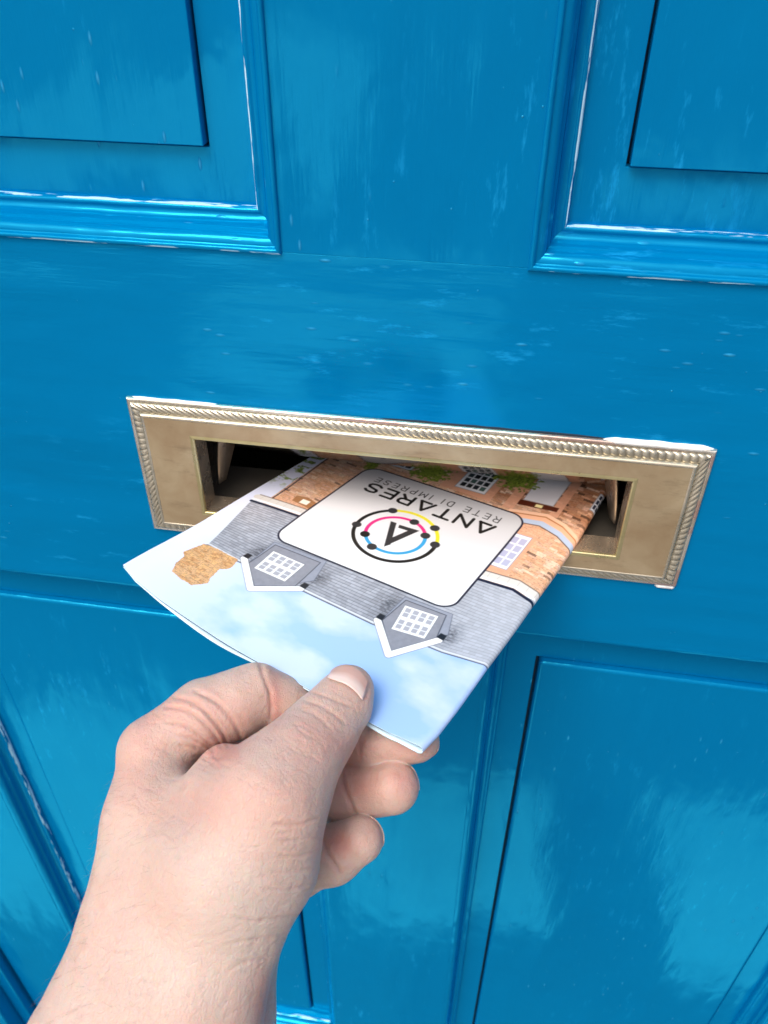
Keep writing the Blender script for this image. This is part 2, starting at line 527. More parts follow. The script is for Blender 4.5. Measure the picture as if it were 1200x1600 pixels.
# door hole, then an added dark box that keeps back light out
V, Fc = [], []
a0, a1, b0, b1 = -103.9, 103.9, -28.9, 23.9
y0, y1 = .3, 150.0
V = [(a0, y0, b0), (a1, y0, b0), (a1, y0, b1), (a0, y0, b1), (a0, 44, b0), (a1, 44, b0), (a1, 44, b1), (a0, 44, b1)]
Fc = [(0, 1, 5, 4), (1, 2, 6, 5), (2, 3, 7, 6), (3, 0, 4, 7)]
e0, e1, c0, c1 = -125, 125, -130, 40
V += [(e0, 44, c0), (e1, 44, c0), (e1, 44, c1), (e0, 44, c1), (e0, y1, c0), (e1, y1, c0), (e1, y1, c1), (e0, y1, c1)]
Fc += [(8, 9, 13, 12), (9, 10, 14, 13), (10, 11, 15, 14), (11, 8, 12, 15), (12, 13, 14, 15)]
Fc += [(8, 9, 5, 4), (9, 10, 6, 5), (10, 11, 7, 6), (11, 8, 4, 7)]
block_box = mesh_obj('light_block_box', np.array(V, float) * MM, Fc, M_BLOCKBOX, door)
# filler smears and paint gap round the plate's top edge
def smear(x0, x1, z, h, seed, yy=-1.0, mat=None):
    n = 34; V = []; Fc = []
    for i in range(n + 1):
        q = i / n; x = x0 + (x1 - x0) * q
        e = max(.02, min(1, min(q, 1 - q) * 8)) ** .6
        hh = h * e * (.75 + .5 * (mnoise.noise(Vector((x * .12, seed, 0))) + .3))
        V += [(x, -.05, z - .9), (x, yy * e, z - .7), (x, yy * e, z + hh * .6), (x, -.05, z + hh)]
    for i in range(n):
        for j in range(3):
            p = i * 4 + j
            Fc.append((p, p + 4, p + 5, p + 1))
    return mesh_obj('filler_smear', np.array(V) * MM, Fc, mat or M_RESIDUE, door, smooth=True)
smear(82, 127.5, PZ + 37.7, 1.6, 1.0, -1.9)
smear(-127.5, -84, PZ + 37.6, .7, 4.0, -1.6)
smear(119, 128, PZ - 38.9, 1.0, 6.0, -1.4)
smear(-12, 86, PZ + 37.9, 1.0, 3.3, -.3, M_GAP)

# ------------------------------------------------------------------ the leaflet
LA = np.array([-0.0758, -0.004, -0.0196])
LU = np.array([0.9106, -0.4131, -0.0105]); LV = np.array([0.4101, 0.9065, -0.1003]); LN = np.array([0.0510, 0.0870, 0.9949])


def leaf_h(u, v):
    hl = np.interp(v, [-74, -52, -26, 11, 56, 130], [4.6, 3.3, 1.7, 1.5, .8, -2])
    hr = np.interp(v, [-74, -40, -18, 4, 21, 48, 68, 99, 130], [-1.2, -1.6, -1.6, -1.1, .6, 3.6, 7.2, 16.5, 19.])
    s = np.clip((u + 8) / 149, 0, 1)
    base = hl + (hr - hl) * s ** 1.3
    hn = np.interp(u, [-8, 4, 18, 36, 53, 70, 84, 122, 133, 142], [6.5, 4.8, 2.2, 0, -1.8, -2, -1.2, -.6, 0, -1.2])
    h0 = 4.6 + (-1.2 - 4.6) * s ** 1.3
    q = np.clip((v + 30) / 45, 0, 1)
    lift = 1.9 * np.sin(math.pi * s) ** .6 * q * q * (3 - 2 * q)
    lift = lift - 1.0 * np.exp(-((u - 113) ** 2 + (v + 60) ** 2) / 13 ** 2)
    return base + lift + (hn - h0) * np.exp(-((v + 74) / 30) ** 2 * (v > -74))


def blur1(a, ax, n):
    for _ in range(n):
        a = (np.take(a, np.clip(np.arange(a.shape[ax]) - 1, 0, None), ax) + 2 * a + np.take(a, np.clip(np.arange(a.shape[ax]) + 1, None, a.shape[ax] - 1), ax)) / 4
    return a


HU = np.arange(-12, 152, 2.0); HV = np.arange(-80, 140, 2.0)
_H = leaf_h(*np.meshgrid(HU, HV, indexing='ij'))
_H = blur1(blur1(_H, 0, 10), 1, 14)


def h_smooth(u, v):
    x = np.clip((u + 12) / 2, 0, len(HU) - 1.001); y = np.clip((v + 80) / 2, 0, len(HV) - 1.001)
    i, j = x.astype(int), y.astype(int); a, b = x - i, y - j
    return (_H[i, j] * (1 - a) * (1 - b) + _H[i + 1, j] * a * (1 - b) + _H[i, j + 1] * (1 - a) * b + _H[i + 1, j + 1] * a * b)


def leaf_P(u, v, dz=0.0):
    u = np.asarray(u, float); v = np.asarray(v, float)
    h = h_smooth(u, v) + dz
    return LA + (u[..., None] * LU + v[..., None] * LV + h[..., None] * LN) * .001


def uL(v): return np.interp(v, [-71, -53, -26, -8, 130], [-5.9, -6.9, -7.9, -8.1, -8.1])
def uR(v): return np.interp(v, [-74, -62, -46, -22, 20, 70, 105, 130], [142.6, 143.4, 143.0, 141.7, 140.6, 140.2, 139, 138.5])
def vN(u): return np.interp(u, [-8, 4, 18, 130, 142], [-70.3, -73.4, -74.2, -74.0, -72.0])


VF = 112.0
RHO = 1.8


def strip(q, v):
    """q in mm along the sheet from the left edge; wraps round the fold. returns u, dz"""
    w = uR(v) - RHO
    q = np.asarray(q, float)
    flat = q <= w
    ang = np.clip((q - w) / RHO, 0, math.pi)
    u = np.where(flat, q, w + RHO * np.sin(ang))
    dz = np.where(flat, 0.0, -RHO * (1 - np.cos(ang)))
    under = q - w - math.pi * RHO
    u = np.where(under > 0, w - under, u)
    return u, dz, np.maximum(under, 0)


# ---- the print, painted in (u, v) millimetres
STEP = .27
def S(h):
    h = h.lstrip('#'); c = np.array([int(h[i:i + 2], 16) for i in (0, 2, 4)]) / 255.0
    return np.where(c <= .04045, c / 12.92, ((c + .055) / 1.055) ** 2.4)


def vnoise(x, y, seed):
    def hsh(i, j):
        n = (i * 374761393 + j * 668265263 + seed * 982451653) & 0xffffffff
        n = ((n ^ (n >> 13)) * 1274126177) & 0xffffffff
        return ((n ^ (n >> 16)) & 0xffff) / 65535.0
    i = np.floor(x).astype(np.int64); j = np.floor(y).astype(np.int64)
    a, b = x - i, y - j; a = a * a * (3 - 2 * a); b = b * b * (3 - 2 * b)
    return (hsh(i, j) * (1 - a) + hsh(i + 1, j) * a) * (1 - b) + (hsh(i, j + 1) * (1 - a) + hsh(i + 1, j + 1) * a) * b


def fbm(x, y, seed, o=4):
    s, A = 0, 0
    for k in range(o):
        s = s + vnoise(x * 2 ** k, y * 2 ** k, seed + k) * .5 ** k; A += .5 ** k
    return s / A


def rnd(i, seed):
    n = (i.astype(np.int64) * 2654435761 + seed * 97531) & 0xffffffff
    n = ((n ^ (n >> 15)) * 2246822519) & 0xffffffff
    return ((n ^ (n >> 13)) & 0xffff) / 65535.0


def poly_sd(U, V, pts):
    """signed distance to a polygon (negative inside)"""
    d = np.full(U.shape, 1e9); ins = np.zeros(U.shape, bool); n = len(pts)
    for i in range(n):
        (x0, y0), (x1, y1) = pts[i], pts[(i + 1) % n]
        ex, ey = x1 - x0, y1 - y0; wx, wy = U - x0, V - y0
        t_ = np.clip((wx * ex + wy * ey) / (ex * ex + ey * ey + 1e-9), 0, 1)
        d = np.minimum(d, (wx - ex * t_) ** 2 + (wy - ey * t_) ** 2)
        c = ((y0 > V) != (y1 > V)) & (U < (x1 - x0) * (V - y0) / (y1 - y0 + 1e-12) + x0)
        ins ^= c
    return np.sqrt(d) * np.where(ins, -1, 1)


def line_d(U, V, pts):
    d = np.full(U.shape, 1e9)
    for (x0, y0), (x1, y1) in zip(pts[:-1], pts[1:]):
        ex, ey = x1 - x0, y1 - y0; wx, wy = U - x0, V - y0
        t_ = np.clip((wx * ex + wy * ey) / (ex * ex + ey * ey + 1e-9), 0, 1)
        d = np.minimum(d, (wx - ex * t_) ** 2 + (wy - ey * t_) ** 2)
    return np.sqrt(d)


def put(col, m, c):
    m = np.clip(m, 0, 1)[..., None]
    return col * (1 - m) + np.asarray(c) * m


def cov(sd, aa=.16): return np.clip(.5 - sd / (2 * aa), 0, 1)


def paint(U, V):
    # sky
    cl = fbm(U / 26 + 3, V / 17 + 5, 11, 5)
    cl2 = np.clip((cl - .46) * 4.2 + np.clip((38 - U) / 30, 0, 1) * 1.3, 0, 1)
    col = S('a0c1f8') * np.ones(U.shape + (1,))
    col = put(col, np.clip((-V - 40) / 70, 0, 1) * .4, S('9fcdf2'))
    col = put(col, cl2 * .6, S('dbe4fb'))
    col = put(col, np.clip((34 - U) / 34, 0, 1) * .8, S('e2e7fb'))
    # brick wall
    lean = V + .09 * U
    row = np.floor(lean / 1.45); fy = lean / 1.45 - row
    offs = rnd(row, 3) * 7
    wl_ = 2.8 + 2.2 * rnd(row, 9)
    bx = (U + offs) / wl_; bi = np.floor(bx); fx_ = bx - bi
    key = row * 173 + bi
    r1 = rnd(key, 21); r2 = rnd(key, 33)
    bc = S('dcae94') * np.ones(U.shape + (1,))
    bc = put(bc, (r1 < .30), S('e3b48f')); bc = put(bc, (r1 > .62) * .7, S('cf9464')); bc = put(bc, (r1 > .82) * .9, S('efd2b8'))
    bc = put(bc, (r1 > .95) & (V < 70) & (r2 > .4), S('6d4c38'))
    big = fbm(U / 14, V / 9, 40, 4)
    bc = put(bc, np.clip((big - .52) * 4, 0, .8), S('e2a884'))
    lower = np.clip((V - 70) / 10, 0, 1) * np.clip((U - 62) / 10, 0, 1)
    bc = put(bc, np.full(U.shape, .16), S('d9bfae'))
    bc = put(bc, lower * .65 * (r2 > .25), S('96592f')); bc = put(bc, lower * .8 * (r2 > .86), S('3d2316'))
    edge = np.minimum(np.minimum(fy, 1 - fy) * 1.45, np.minimum(fx_, 1 - fx_) * wl_)
    bc = bc * (1 - .16 * np.clip(1 - edge / .28, 0, 1))[..., None]
    bc = bc * (.84 + .32 * fbm(U * 1.3, V * 1.9, 50, 3))[..., None] * (1 - .3 * (fbm(U * 1.1, V * 2.4, 54, 2) > .68))[..., None]
    eave = np.interp(U, [-3, 12, 60, 115, 142], [5.4, 7.2, 12.5, 20.5, 23.5])
    wall = cov(np.maximum(eave - V, 3.6 - U - (V - 9) * .07))
    col = put(col, wall[...], bc)
    # foliage beside the wall's end, over the sky
    tr = fbm(U / 3.2, V / 3.0, 60, 4)
    fol = np.clip((tr - .52) * 9, 0, 1) * (U < 3.2 - (V - 9) * .07) * np.clip((V - 22) / 10, 0, 1)
    gv = fbm(U * 1.1, V * 1.3, 61, 3)[..., None]
    col = put(col, fol, S('2f4a1c') * (1 - gv) + S('a8c262') * gv)
    col = put(col, cov(line_d(U, V, [(4.4, 9), (3.9, 25), (.6, 60), (.2, 112)]) - .42), S('10203a'))
    # pink rendered surrounds
    for (x0, y0, x1, y1) in ((106, 27.5, 124, 60), (64, 72, 92, 100), (99, 72, 104.5, 112), (121.5, 76, 126, 112)):
        col = put(col, cov(poly_sd(U, V, [(x0, y0), (x1, y0 + .5), (x1, y1), (x0, y1)])) * .85, S('dfa688'))
    # left end: eaves mouldings and lamp
    col = put(col, cov(poly_sd(U, V, [(13, 17), (24, 16), (25, 22), (18, 24), (12, 22)])) * .75, S('8a5a22'))
    col = put(col, cov(poly_sd(U, V, [(16.8, 17.6), (21.2, 17.9), (21, 21.6), (16.6, 21.4)])), S('fbf3e6'))
    def along(off): return [(u_, float(np.interp(u_, [-3, 12, 60, 115, 130, 142], [5.4, 7.2, 12.5, 20.3, 23.6, 21.5])) + off) for u_ in (-2.5, 12, 24, 60, 100, 115, 123, 130, 136, 142)]
    g = fbm(U / 4, V, 70, 3)
    col = put(col, cov(line_d(U, V, along(4.2)) - 1.9), S('d6d3d0')); 
    col = put(col, cov(line_d(U, V, along(4.2)) - 1.9) * (np.abs((U / 4.5) % 1 - .5) > .47) * .5, S('a8a4a0'))
    col = put(col, cov(line_d(U, V, along(6.4)) - .35), S('7c6d63'))
    col = put(col, cov(line_d(U, V, along(1.5)) - .95), S('e9edf3'))
    # string course
    for off, w_, c_ in ((0, 1.6, 'eab593'), (1.9, .5, 'b8733f'), (3.2, 1.0, 'f0c3a4'), (-3.2, 1.7, 'b3c3dc'), (-5.0, .35, '6b5547')):
        pts = [(104, 68.4 + off), (112, 70.6 + off), (121, 72.9 + off), (131, 70.5 + off), (142, 64.2 + off)]
        col = put(col, cov(line_d(U, V, pts) - w_), S(c_))
    # slate roof
    ridge = np.interp(U, [7, 25, 58, 93, 124, 143], [-35.0, -35.0, -32.4, -31.0, -27.2, -22.0])
    eav = eave - .2
    lft = np.interp(V, [-35, 5], [7.2, -2.4])
    inroof = cov(np.maximum(np.maximum(ridge - V, V - eav), lft - U))
    fr_ = (V - ridge) / np.maximum(eav - ridge, 1) * 26
    ri = np.floor(fr_); rf = fr_ - ri
    tx = (U + 1.6 * rnd(ri, 5)) / 2.6; ti = np.floor(tx); tf = tx - ti
    tv = rnd(ri * 211 + ti, 6)
    sl = S('a8adba') * np.ones(U.shape + (1,)); sl = sl * (.82 + .3 * tv)[..., None]
    sl = sl * (1 - .60 * np.clip(1 - np.minimum(rf, 1 - rf) / .19, 0, 1) - .16 * (np.minimum(tf, 1 - tf) < .05))[..., None]
    sl = sl * (.84 + .3 * fbm(U / 18, V / 12, 80, 3))[..., None]
    right = np.clip((U - 95) / 35, 0, 1)
    sl = put(sl, right * .4, S('c6ccd9'))
    for (cx_, cy_) in ((28, -24), (58, -21), (93, -17), (121, -17)):
        sh = np.exp(-(((U - cx_) / 5.5) ** 2 + ((V - cy_) / 7.5) ** 2) * 1.3) * (fbm(U * .9, V * 1.6, 85, 3) * 1.5)
        sl = put(sl, np.clip(sh, 0, 1) * .8, S('1f2433'))
    col = put(col, inroof, sl)
    col = put(col, cov(np.abs(V - ridge) - .3) * (U > 6.5), S('4a5063')); col = put(col, cov(np.abs(V - ridge - 1.1) - .45) * (U > 6.5), S('d5dae4'))
    col = put(col, cov(line_d(U, V, along(-.5)) - .85), S('0c1c38'))
    # chimney
    ch = [(7.2, -53.9), (6.2, -48.3), (3.8, -46), (5.4, -35.6), (12.4, -34.1), (24.3, -34.0), (25.9, -38.6), (25.4, -42.0), (23, -44), (24.2, -51.0), (25.7, -53.9), (21.7, -59.2), (15.9, -59.8), (9.9, -59.1)]
    jag = (fbm(U * 1.3, V * 1.3, 90, 2) - .5) * .7
    cc = S('d2a77c') * np.ones(U.shape + (1,))
    cr = np.floor(V / 1.2 + .3 * fbm(U / 4, V / 9, 97, 2)); ck = rnd(cr * 91 + np.floor((U + 2 * rnd(cr, 2)) / 2.2), 4)
    cc = put(cc, (ck > .7) * .6, S('dfb077')); cc = put(cc, (ck < .2) * .6, S('b9824f'))
    cc = cc * (.84 + .32 * fbm(U * .8, V * 1.5, 91, 3))[..., None]
    cc = put(cc, (np.abs((V / 2.0) % 1 - .5) > .44) * .4 * (fbm(U / 3, V, 92, 2) > .48), S('6c4a30'))
    cc = cc * (1 - .35 * (fbm(U * 2.2, V * 3.4, 98, 2) > .63) + .2 * (fbm(U * 2.4, V * 3.1, 99, 2) > .66))[..., None]
    col = put(col, cov(poly_sd(U, V, ch) + jag), cc)
    # dormers
    def dormer(face, barge, win, nx, cheek, col):
        sdc = poly_sd(U, V, cheek)
        col = put(col, cov(sdc), S('9298a8') * (.9 + .2 * fbm(U, V, 95, 3))[..., None])
        col = put(col, cov(np.abs(sdc) - .15), S('5c6376'))
        col = put(col, cov(poly_sd(U, V, face)), S('8a8d99') * (.88 + .25 * fbm(U * .7, V * .7, 96, 3))[..., None])
        col = put(col, cov(np.abs(poly_sd(U, V, face)) - .22), S('3c4152'))
        w = poly_sd(U, V, win)
        col = put(col, cov(w), S('eef0f4')); col = put(col, cov(np.abs(w) - .14), S('6a6f7e'))
        # panes: bilinear in the window
        P_ = [np.array(q) for q in win]
        for rr_ in range(2):
            for cc_ in range(nx):
                for half in range(2):
                    a0_, a1_ = (cc_ + .16) / nx * .92 + .04, (cc_ + .86) / nx * .92 + .04
                    lo_ = .07 + rr_ * .48 + half * .19; b0_, b1_ = lo_, lo_ + .165
                    f = lambda a, b: tuple((P_[0] * (1 - a) + P_[1] * a) * (1 - b) + (P_[3] * (1 - a) + P_[2] * a) * b)
                    col = put(col, cov(poly_sd(U, V, [f(a0_, b0_), f(a1_, b0_), f(a1_, b1_), f(a0_, b1_)])), S('a4a7b3'))
        bd = line_d(U, V, barge)
        col = put(col, cov(bd - 1.75), S('4b5165')); col = put(col, cov(bd - 1.5), S('f4f6fa'))
        for q in (barge[0], barge[-1]):
            col = put(col, cov(poly_sd(U, V, [(q[0] - 1.6, q[1] + .8), (q[0] + 1.6, q[1] + .8), (q[0] + 1.4, q[1] + 4.2), (q[0] - 1.4, q[1] + 4.0)])), S('161a26'))
        return col
    col = dormer([(29.8, -15.5), (53.5, -13.0), (54.5, -32), (41, -42.6), (29.3, -32.8)], [(25.6, -31.6), (41, -44.8), (57.4, -31.6)],
                 [(31.9, -19.3), (48.9, -18.1), (49.3, -32.4), (33.2, -33.9)], 4, [(28.2, -14), (55, -10.5), (58.5, -24), (54, -30), (29, -31)], col)
    col = dormer([(96.6, -10.4), (114.8, -7.8), (118.6, -23), (108, -39.6), (95.4, -26.5)], [(93.8, -27.6), (108.3, -41.3), (119.6, -22.0)],
                 [(97.9, -13.2), (112.6, -10.2), (114.8, -25.0), (101.0, -28.6)], 4, [(95.2, -9), (116.6, -5.6), (121, -17), (118, -22), (95, -25)], col)
    # windows, door and plants low on the wall
    def quad(win, c, o='6a6f7e'):
        nonlocal col
        w = poly_sd(U, V, win); col = put(col, cov(w), S(c)); col = put(col, cov(np.abs(w) - .18), S(o))
    def panes(win, nx, ny, c, m=.12):
        nonlocal col
        P_ = [np.array(q) for q in win]
        for i in range(nx):
            for j in range(ny):
                a0_, a1_ = (i + m) / nx * .86 + .07, (i + 1 - m) / nx * .86 + .07; b0_, b1_ = (j + m) / ny * .86 + .07, (j + 1 - m) / ny * .86 + .07
                f = lambda a, b: tuple((P_[0] * (1 - a) + P_[1] * a) * (1 - b) + (P_[3] * (1 - a) + P_[2] * a) * b)
                cl_ = c if not isinstance(c, list) else c[(i * 3 + j) % len(c)]
                col = put(col, cov(poly_sd(U, V, [f(a0_, b0_), f(a1_, b0_), f(a1_, b1_), f(a0_, b1_)])), S(cl_))
    w1 = [(71, 75.4), (87.3, 76.2), (87.3, 96.5), (70.6, 96)]
    quad(w1, 'e9edf2', '9aa0aa'); panes(w1, 4, 4, ['141c22', '1c262c', '2d3f44', '18211f', '4b6a63'])
    w0 = [(30, 76), (44, 76.5), (44, 92), (29.6, 92)]
    quad(w0, 'dfe6ef', '9aa0aa'); panes(w0, 3, 3, '2c3a48')
    wl2 = [(113.4, 31.3), (122.0, 32.4), (122.0, 58.6), (113.0, 57.6)]
    quad(wl2, 'e2e4f2', '8b8fa0'); panes(wl2, 2, 4, 'b0b3cf', .10)
    col = put(col, cov(poly_sd(U, V, [(104.6, 77), (124, 80), (124, 83), (104.6, 81)])), S('54200f'))
    col = put(col, cov(poly_sd(U, V, [(113, 79), (116.5, 79.4), (116.4, 81.4), (113, 81)])), S('fff0b0'))
    quad([(106.0, 81.5), (120.8, 83), (120.8, 112), (105.4, 112)], 'd9dbe2', 'a9abb4')
    wr = [(137, 88), (142.5, 87), (143, 100), (137.2, 100.5)]
    quad(wr, 'e6e8f0', 'a9abb4'); panes(wr, 3, 3, '27304a')
    for (cx_, cy_, rx_, ry_, sd_) in ((53.5, 82, 10, 9.5, 101), (96, 95, 11, 8, 103), (24, 70, 3, 5, 105)):
        bl = fbm(U * .55, V * .55, sd_, 4)
        m_ = np.clip((1.05 - np.sqrt(((U - cx_) / rx_) ** 2 + ((V - cy_) / ry_) ** 2) + (bl - .5) * 1.5) * 6, 0, 1)
        gg = fbm(U * 1.5, V * 1.5, sd_ + 5, 3)[..., None] ** 1.2
        col = put(col, m_, S('2c4312') * (1 - gg) + S('b9d052') * gg)
    # ------------------------------------------------ white card with the logo
    vb = -12.3 + 7.7 * (U - 24.5) / 90; vt = 68.6 + 1.6 * (U - 24.5) / 90
    a_ = U - (69.3 + (V - 29) * -.014); b_ = ((V - vb) / (vt - vb) - .5) * 80
    qx, qy = np.abs(a_) - (44.9 - 7.5), np.abs(b_) - (40 - 7.5)
    sd = np.hypot(np.maximum(qx, 0), np.maximum(qy, 0)) + np.minimum(np.maximum(qx, qy), 0) - 7.5
    col = put(col, cov(sd - .6), S('0b1230'))
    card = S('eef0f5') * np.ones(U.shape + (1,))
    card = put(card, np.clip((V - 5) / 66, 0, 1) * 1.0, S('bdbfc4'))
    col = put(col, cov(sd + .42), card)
    K = S('0a0a0c'); DK = S('2c2d31')
    cx, cy = 68.8, 23.9
    rr = np.hypot(U - cx, V - cy); an = np.degrees(np.arctan2(V - cy, U - cx)) % 360
    def ring(R_, w, a0, a1, c):
        nonlocal col
        inside = ((an - a0) % 360) <= ((a1 - a0) % 360)
        col = put(col, cov(np.abs(rr - R_) - w / 2) * inside, c)
    ring(19.6, 1.95, 127, 14, K); ring(19.6, 1.85, 14, 127, S('dbd52c'))
    ring(13.9, 1.8, 36, 212, S('d6227f')); ring(13.9, 1.8, 212, 36, S('2a9ad3'))
    for R_, a, c in ((19.6, 127, DK), (19.6, 52, DK), (19.2, 14, DK), (19.4, 193, DK), (13.9, 83, DK), (13.9, 34, DK), (14.1, 216, K), (14.6, 256, DK)):
        dx, dy = U - cx - R_ * math.cos(math.radians(a)), V - cy - R_ * math.sin(math.radians(a))
        col = put(col, cov(np.hypot(dx, dy) - 2.35), c)
    def sharp(pts, c):
        nonlocal col
        col = put(col, cov(poly_sd(U, V, pts)), c)
    sharp([(61.2, 31.5), (64.2, 32.0), (71.2, 16.2), (69.6, 13.0)], DK)
    sharp([(69.6, 13.0), (76.2, 33.2), (72.6, 32.6), (68.6, 20.5)], DK)
    sharp([(76.2, 33.2), (66.0, 31.6), (66.8, 29.2), (74.2, 30.2)], DK)
    # lettering, upside down for the viewer
    G = {'A': (1.15, [[(.06, 0), (.56, 1), (1.06, 0)], [(.36, .02), (1.06, .02)]]), 'N': (1.05, [[(.05, 0), (.05, 1), (.98, 0), (.98, 1)]]),
         'T': (1.0, [[(0, 1), (1, 1)], [(.5, 1), (.5, 0)]]),
         'R': (.95, [[(.05, 0), (.05, 1), (.66, 1), (.84, .92), (.9, .74), (.84, .54), (.66, .45), (.05, .45)], [(.5, .45), (.9, 0)]]),
         'E': (.88, [[(.84, 1), (.05, 1), (.05, 0), (.84, 0)], [(.05, .52), (.76, .52)]]),
         'S': (.95, [[(.88, .84), (.72, .97), (.4, 1.0), (.16, .93), (.1, .76), (.18, .6), (.5, .52), (.82, .42), (.9, .24), (.8, .07), (.52, 0), (.24, .02), (.05, .16)]]),
         'D': (1.0, [[(.05, 0), (.05, 1), (.5, 1), (.8, .85), (.92, .5), (.8, .15), (.5, 0), (.05, 0)]]), 'I': (.12, [[(.05, 0), (.05, 1)]]),
         'M': (1.15, [[(.05, 0), (.05, 1), (.56, .3), (1.08, 1), (1.08, 0)]]), 'P': (.88, [[(.05, 0), (.05, 1), (.6, 1), (.8, .9), (.85, .72), (.78, .54), (.6, .45), (.05, .45)]]),
         'a': (1.0, [[(.04, 0), (.5, 1), (.96, 0)], [(.2, .33), (.8, .33)]]), ' ': (.55, [])}
    def text(s_, u0, v0, u1, v1, cap, wd, sw, gap, c):
        nonlocal col
        tot = sum(G[k_][0] * wd for k_ in s_) + gap * (len(s_) - 1)
        du, dv = (u1 - u0) / tot, (v1 - v0) / tot
        x = 0
        for k_ in s_:
            w_, st_ = G[k_]
            for pl in st_:
                pts = [(u0 + du * (x + px_ * wd), v0 + dv * (x + px_ * wd) - py_ * cap) for px_, py_ in pl]
                xs, ys = [q[0] for q in pts], [q[1] for q in pts]
                m = (U > min(xs) - 3) & (U < max(xs) + 3) & (V > min(ys) - 3) & (V < max(ys) + 3)
                if m.any():
                    i0, i1 = np.where(m.any(1))[0][[0, -1]]; j0, j1 = np.where(m.any(0))[0][[0, -1]]
                    sl_ = (slice(i0, i1 + 1), slice(j0, j1 + 1))
                    col[sl_] = put(col[sl_], cov(line_d(U[sl_], V[sl_], pts) - sw / 2, .15), c)
            x += w_ * wd + gap
    text('ANTARES', 104.2, 56.6, 34.4, 54.6, 7.6, 1, 1.65, .34, K)
    text('RETE DI IMPRESE', 103.4, 63.9, 34.2, 61.2, 4.2, 1, .6, .72, S('1b1b1f'))
    return np.clip(col, 0, 1)


leaflet = empty('folded_leaflet', tuple(leaf_P(np.array(68.), np.array(-74.))), 'folded glossy leaflet printed with a brick house and white logo card, entering the letter slot', 'leaflet')
vq = np.arange(0, 1.0001, STEP / (VF + 74))
nq = int((142 + 8 + 3.2) / STEP)
s1 = np.linspace(0, 1, nq)
VV = []
Sg, Tg = np.meshgrid(s1, vq, indexing='ij')
v_ = -74 + (VF + 74) * Tg
for _ in range(2):
    q0 = uL(v_); q1 = uR(v_) - RHO + math.pi * RHO * .86
    q_ = q0 + (q1 - q0) * Sg
    u_, dz_, _u = strip(q_, v_)
    v_ = vN(np.clip(u_, -8, 142)) + (VF - vN(np.clip(u_, -8, 142))) * Tg
an_ = np.clip((q_ - (uR(v_) - RHO)) / RHO, 0, math.pi)
P = leaf_P(u_ + .17 * np.sin(an_), v_, dz_ + .15 * np.cos(an_))
COL = paint(np.minimum(q_, u_ + 50), v_)
i, j = np.meshgrid(np.arange(P.shape[0] - 1), np.arange(P.shape[1] - 1), indexing='ij')
n2 = P.shape[1]
p = (i * n2 + j).ravel()
t = NT('glossy_print')
at = t.n('ShaderNodeAttribute', attribute_name='ink')
t.l(at.outputs['Color'], t.b.inputs['Base Color'])
t.b.inputs['Roughness'].default_value = .3
t.b.inputs['Specular IOR Level'].default_value = .4
t.l(t.bump(t.noise(t.coords(), 45, 3), .0006, .12), t.b.inputs['Normal'])
o = mesh_obj('printed_cover', P.reshape(-1, 3), np.stack([p, p + n2, p + n2 + 1, p + 1], 1), t.m, leaflet, smooth=True)
ca = o.data.attributes.new('ink', 'FLOAT_COLOR', 'POINT')
ca.data.foreach_set('color', np.concatenate([COL.reshape(-1, 3), np.ones((P.shape[0] * P.shape[1], 1))], 1).astype(np.float32).ravel())


def sheet(name, mat, off, thick, gapf, q_end, vtrim=0.0, start=0.0, label=None):
    """a folded sheet: top leaf, round the fold, bottom leaf; gapf(u, v) extra drop of the lower leaf"""
    vs = np.linspace(0, 1, 75)
    qs = np.concatenate([np.linspace(0, .47, 60), np.linspace(.4715, .4999, 16), np.linspace(.505, 1, 60)])
    Qg, Tg = np.meshgrid(qs, vs, indexing='ij')
    v = -74 + (VF + 74) * Tg
    for _ in range(2):
        w0 = uL(v) + start; w1 = uR(v) - RHO
        top = Qg <= .47; arc_ = (Qg > .47) & (Qg < .502)
        q = np.where(top, w0 + (w1 - w0) * Qg / .47, np.where(arc_, w1 + math.pi * RHO * (Qg - .47) / .03, w1 + math.pi * RHO + (w1 - q_end) * (Qg - .505) / .495))
        u, dz, un = strip(q, v)
        vn = vN(np.clip(u, -8, 142)) + vtrim
        v = vn + (VF - vn) * Tg
    dz = dz + np.where(un > 0, -gapf(u, v), 0)
    dz = np.where(q <= w1, 0, dz)
    P = leaf_P(u, v, dz - off)
    n2 = P.shape[1]
    i, j = np.meshgrid(np.arange(P.shape[0] - 1), np.arange(n2 - 1), indexing='ij'); p = (i * n2 + j).ravel()
    o = mesh_obj(name, P.reshape(-1, 3), np.stack([p, p + n2, p + n2 + 1, p + 1], 1), mat, leaflet, smooth=True, label=label)
    so = o.modifiers.new('solid', 'SOLIDIFY'); so.thickness = thick * MM; so.offset = 0
    return o


def gap_lo(u, v):
    near = np.exp(-((v + 74) / 40) ** 2)
    return -2.65 * (1 - np.exp(-((uR(v) - u) / 9) ** 2)) + near * 2.6 * np.exp(-((u - 44) / 24) ** 2) + np.exp(-((v + 74) / 16) ** 2) * 1.6 * np.exp(-((u - 127) / 9) ** 2)


sheet('outer_sheet', M_INPAPER, .06, .2, gap_lo, -6.0)
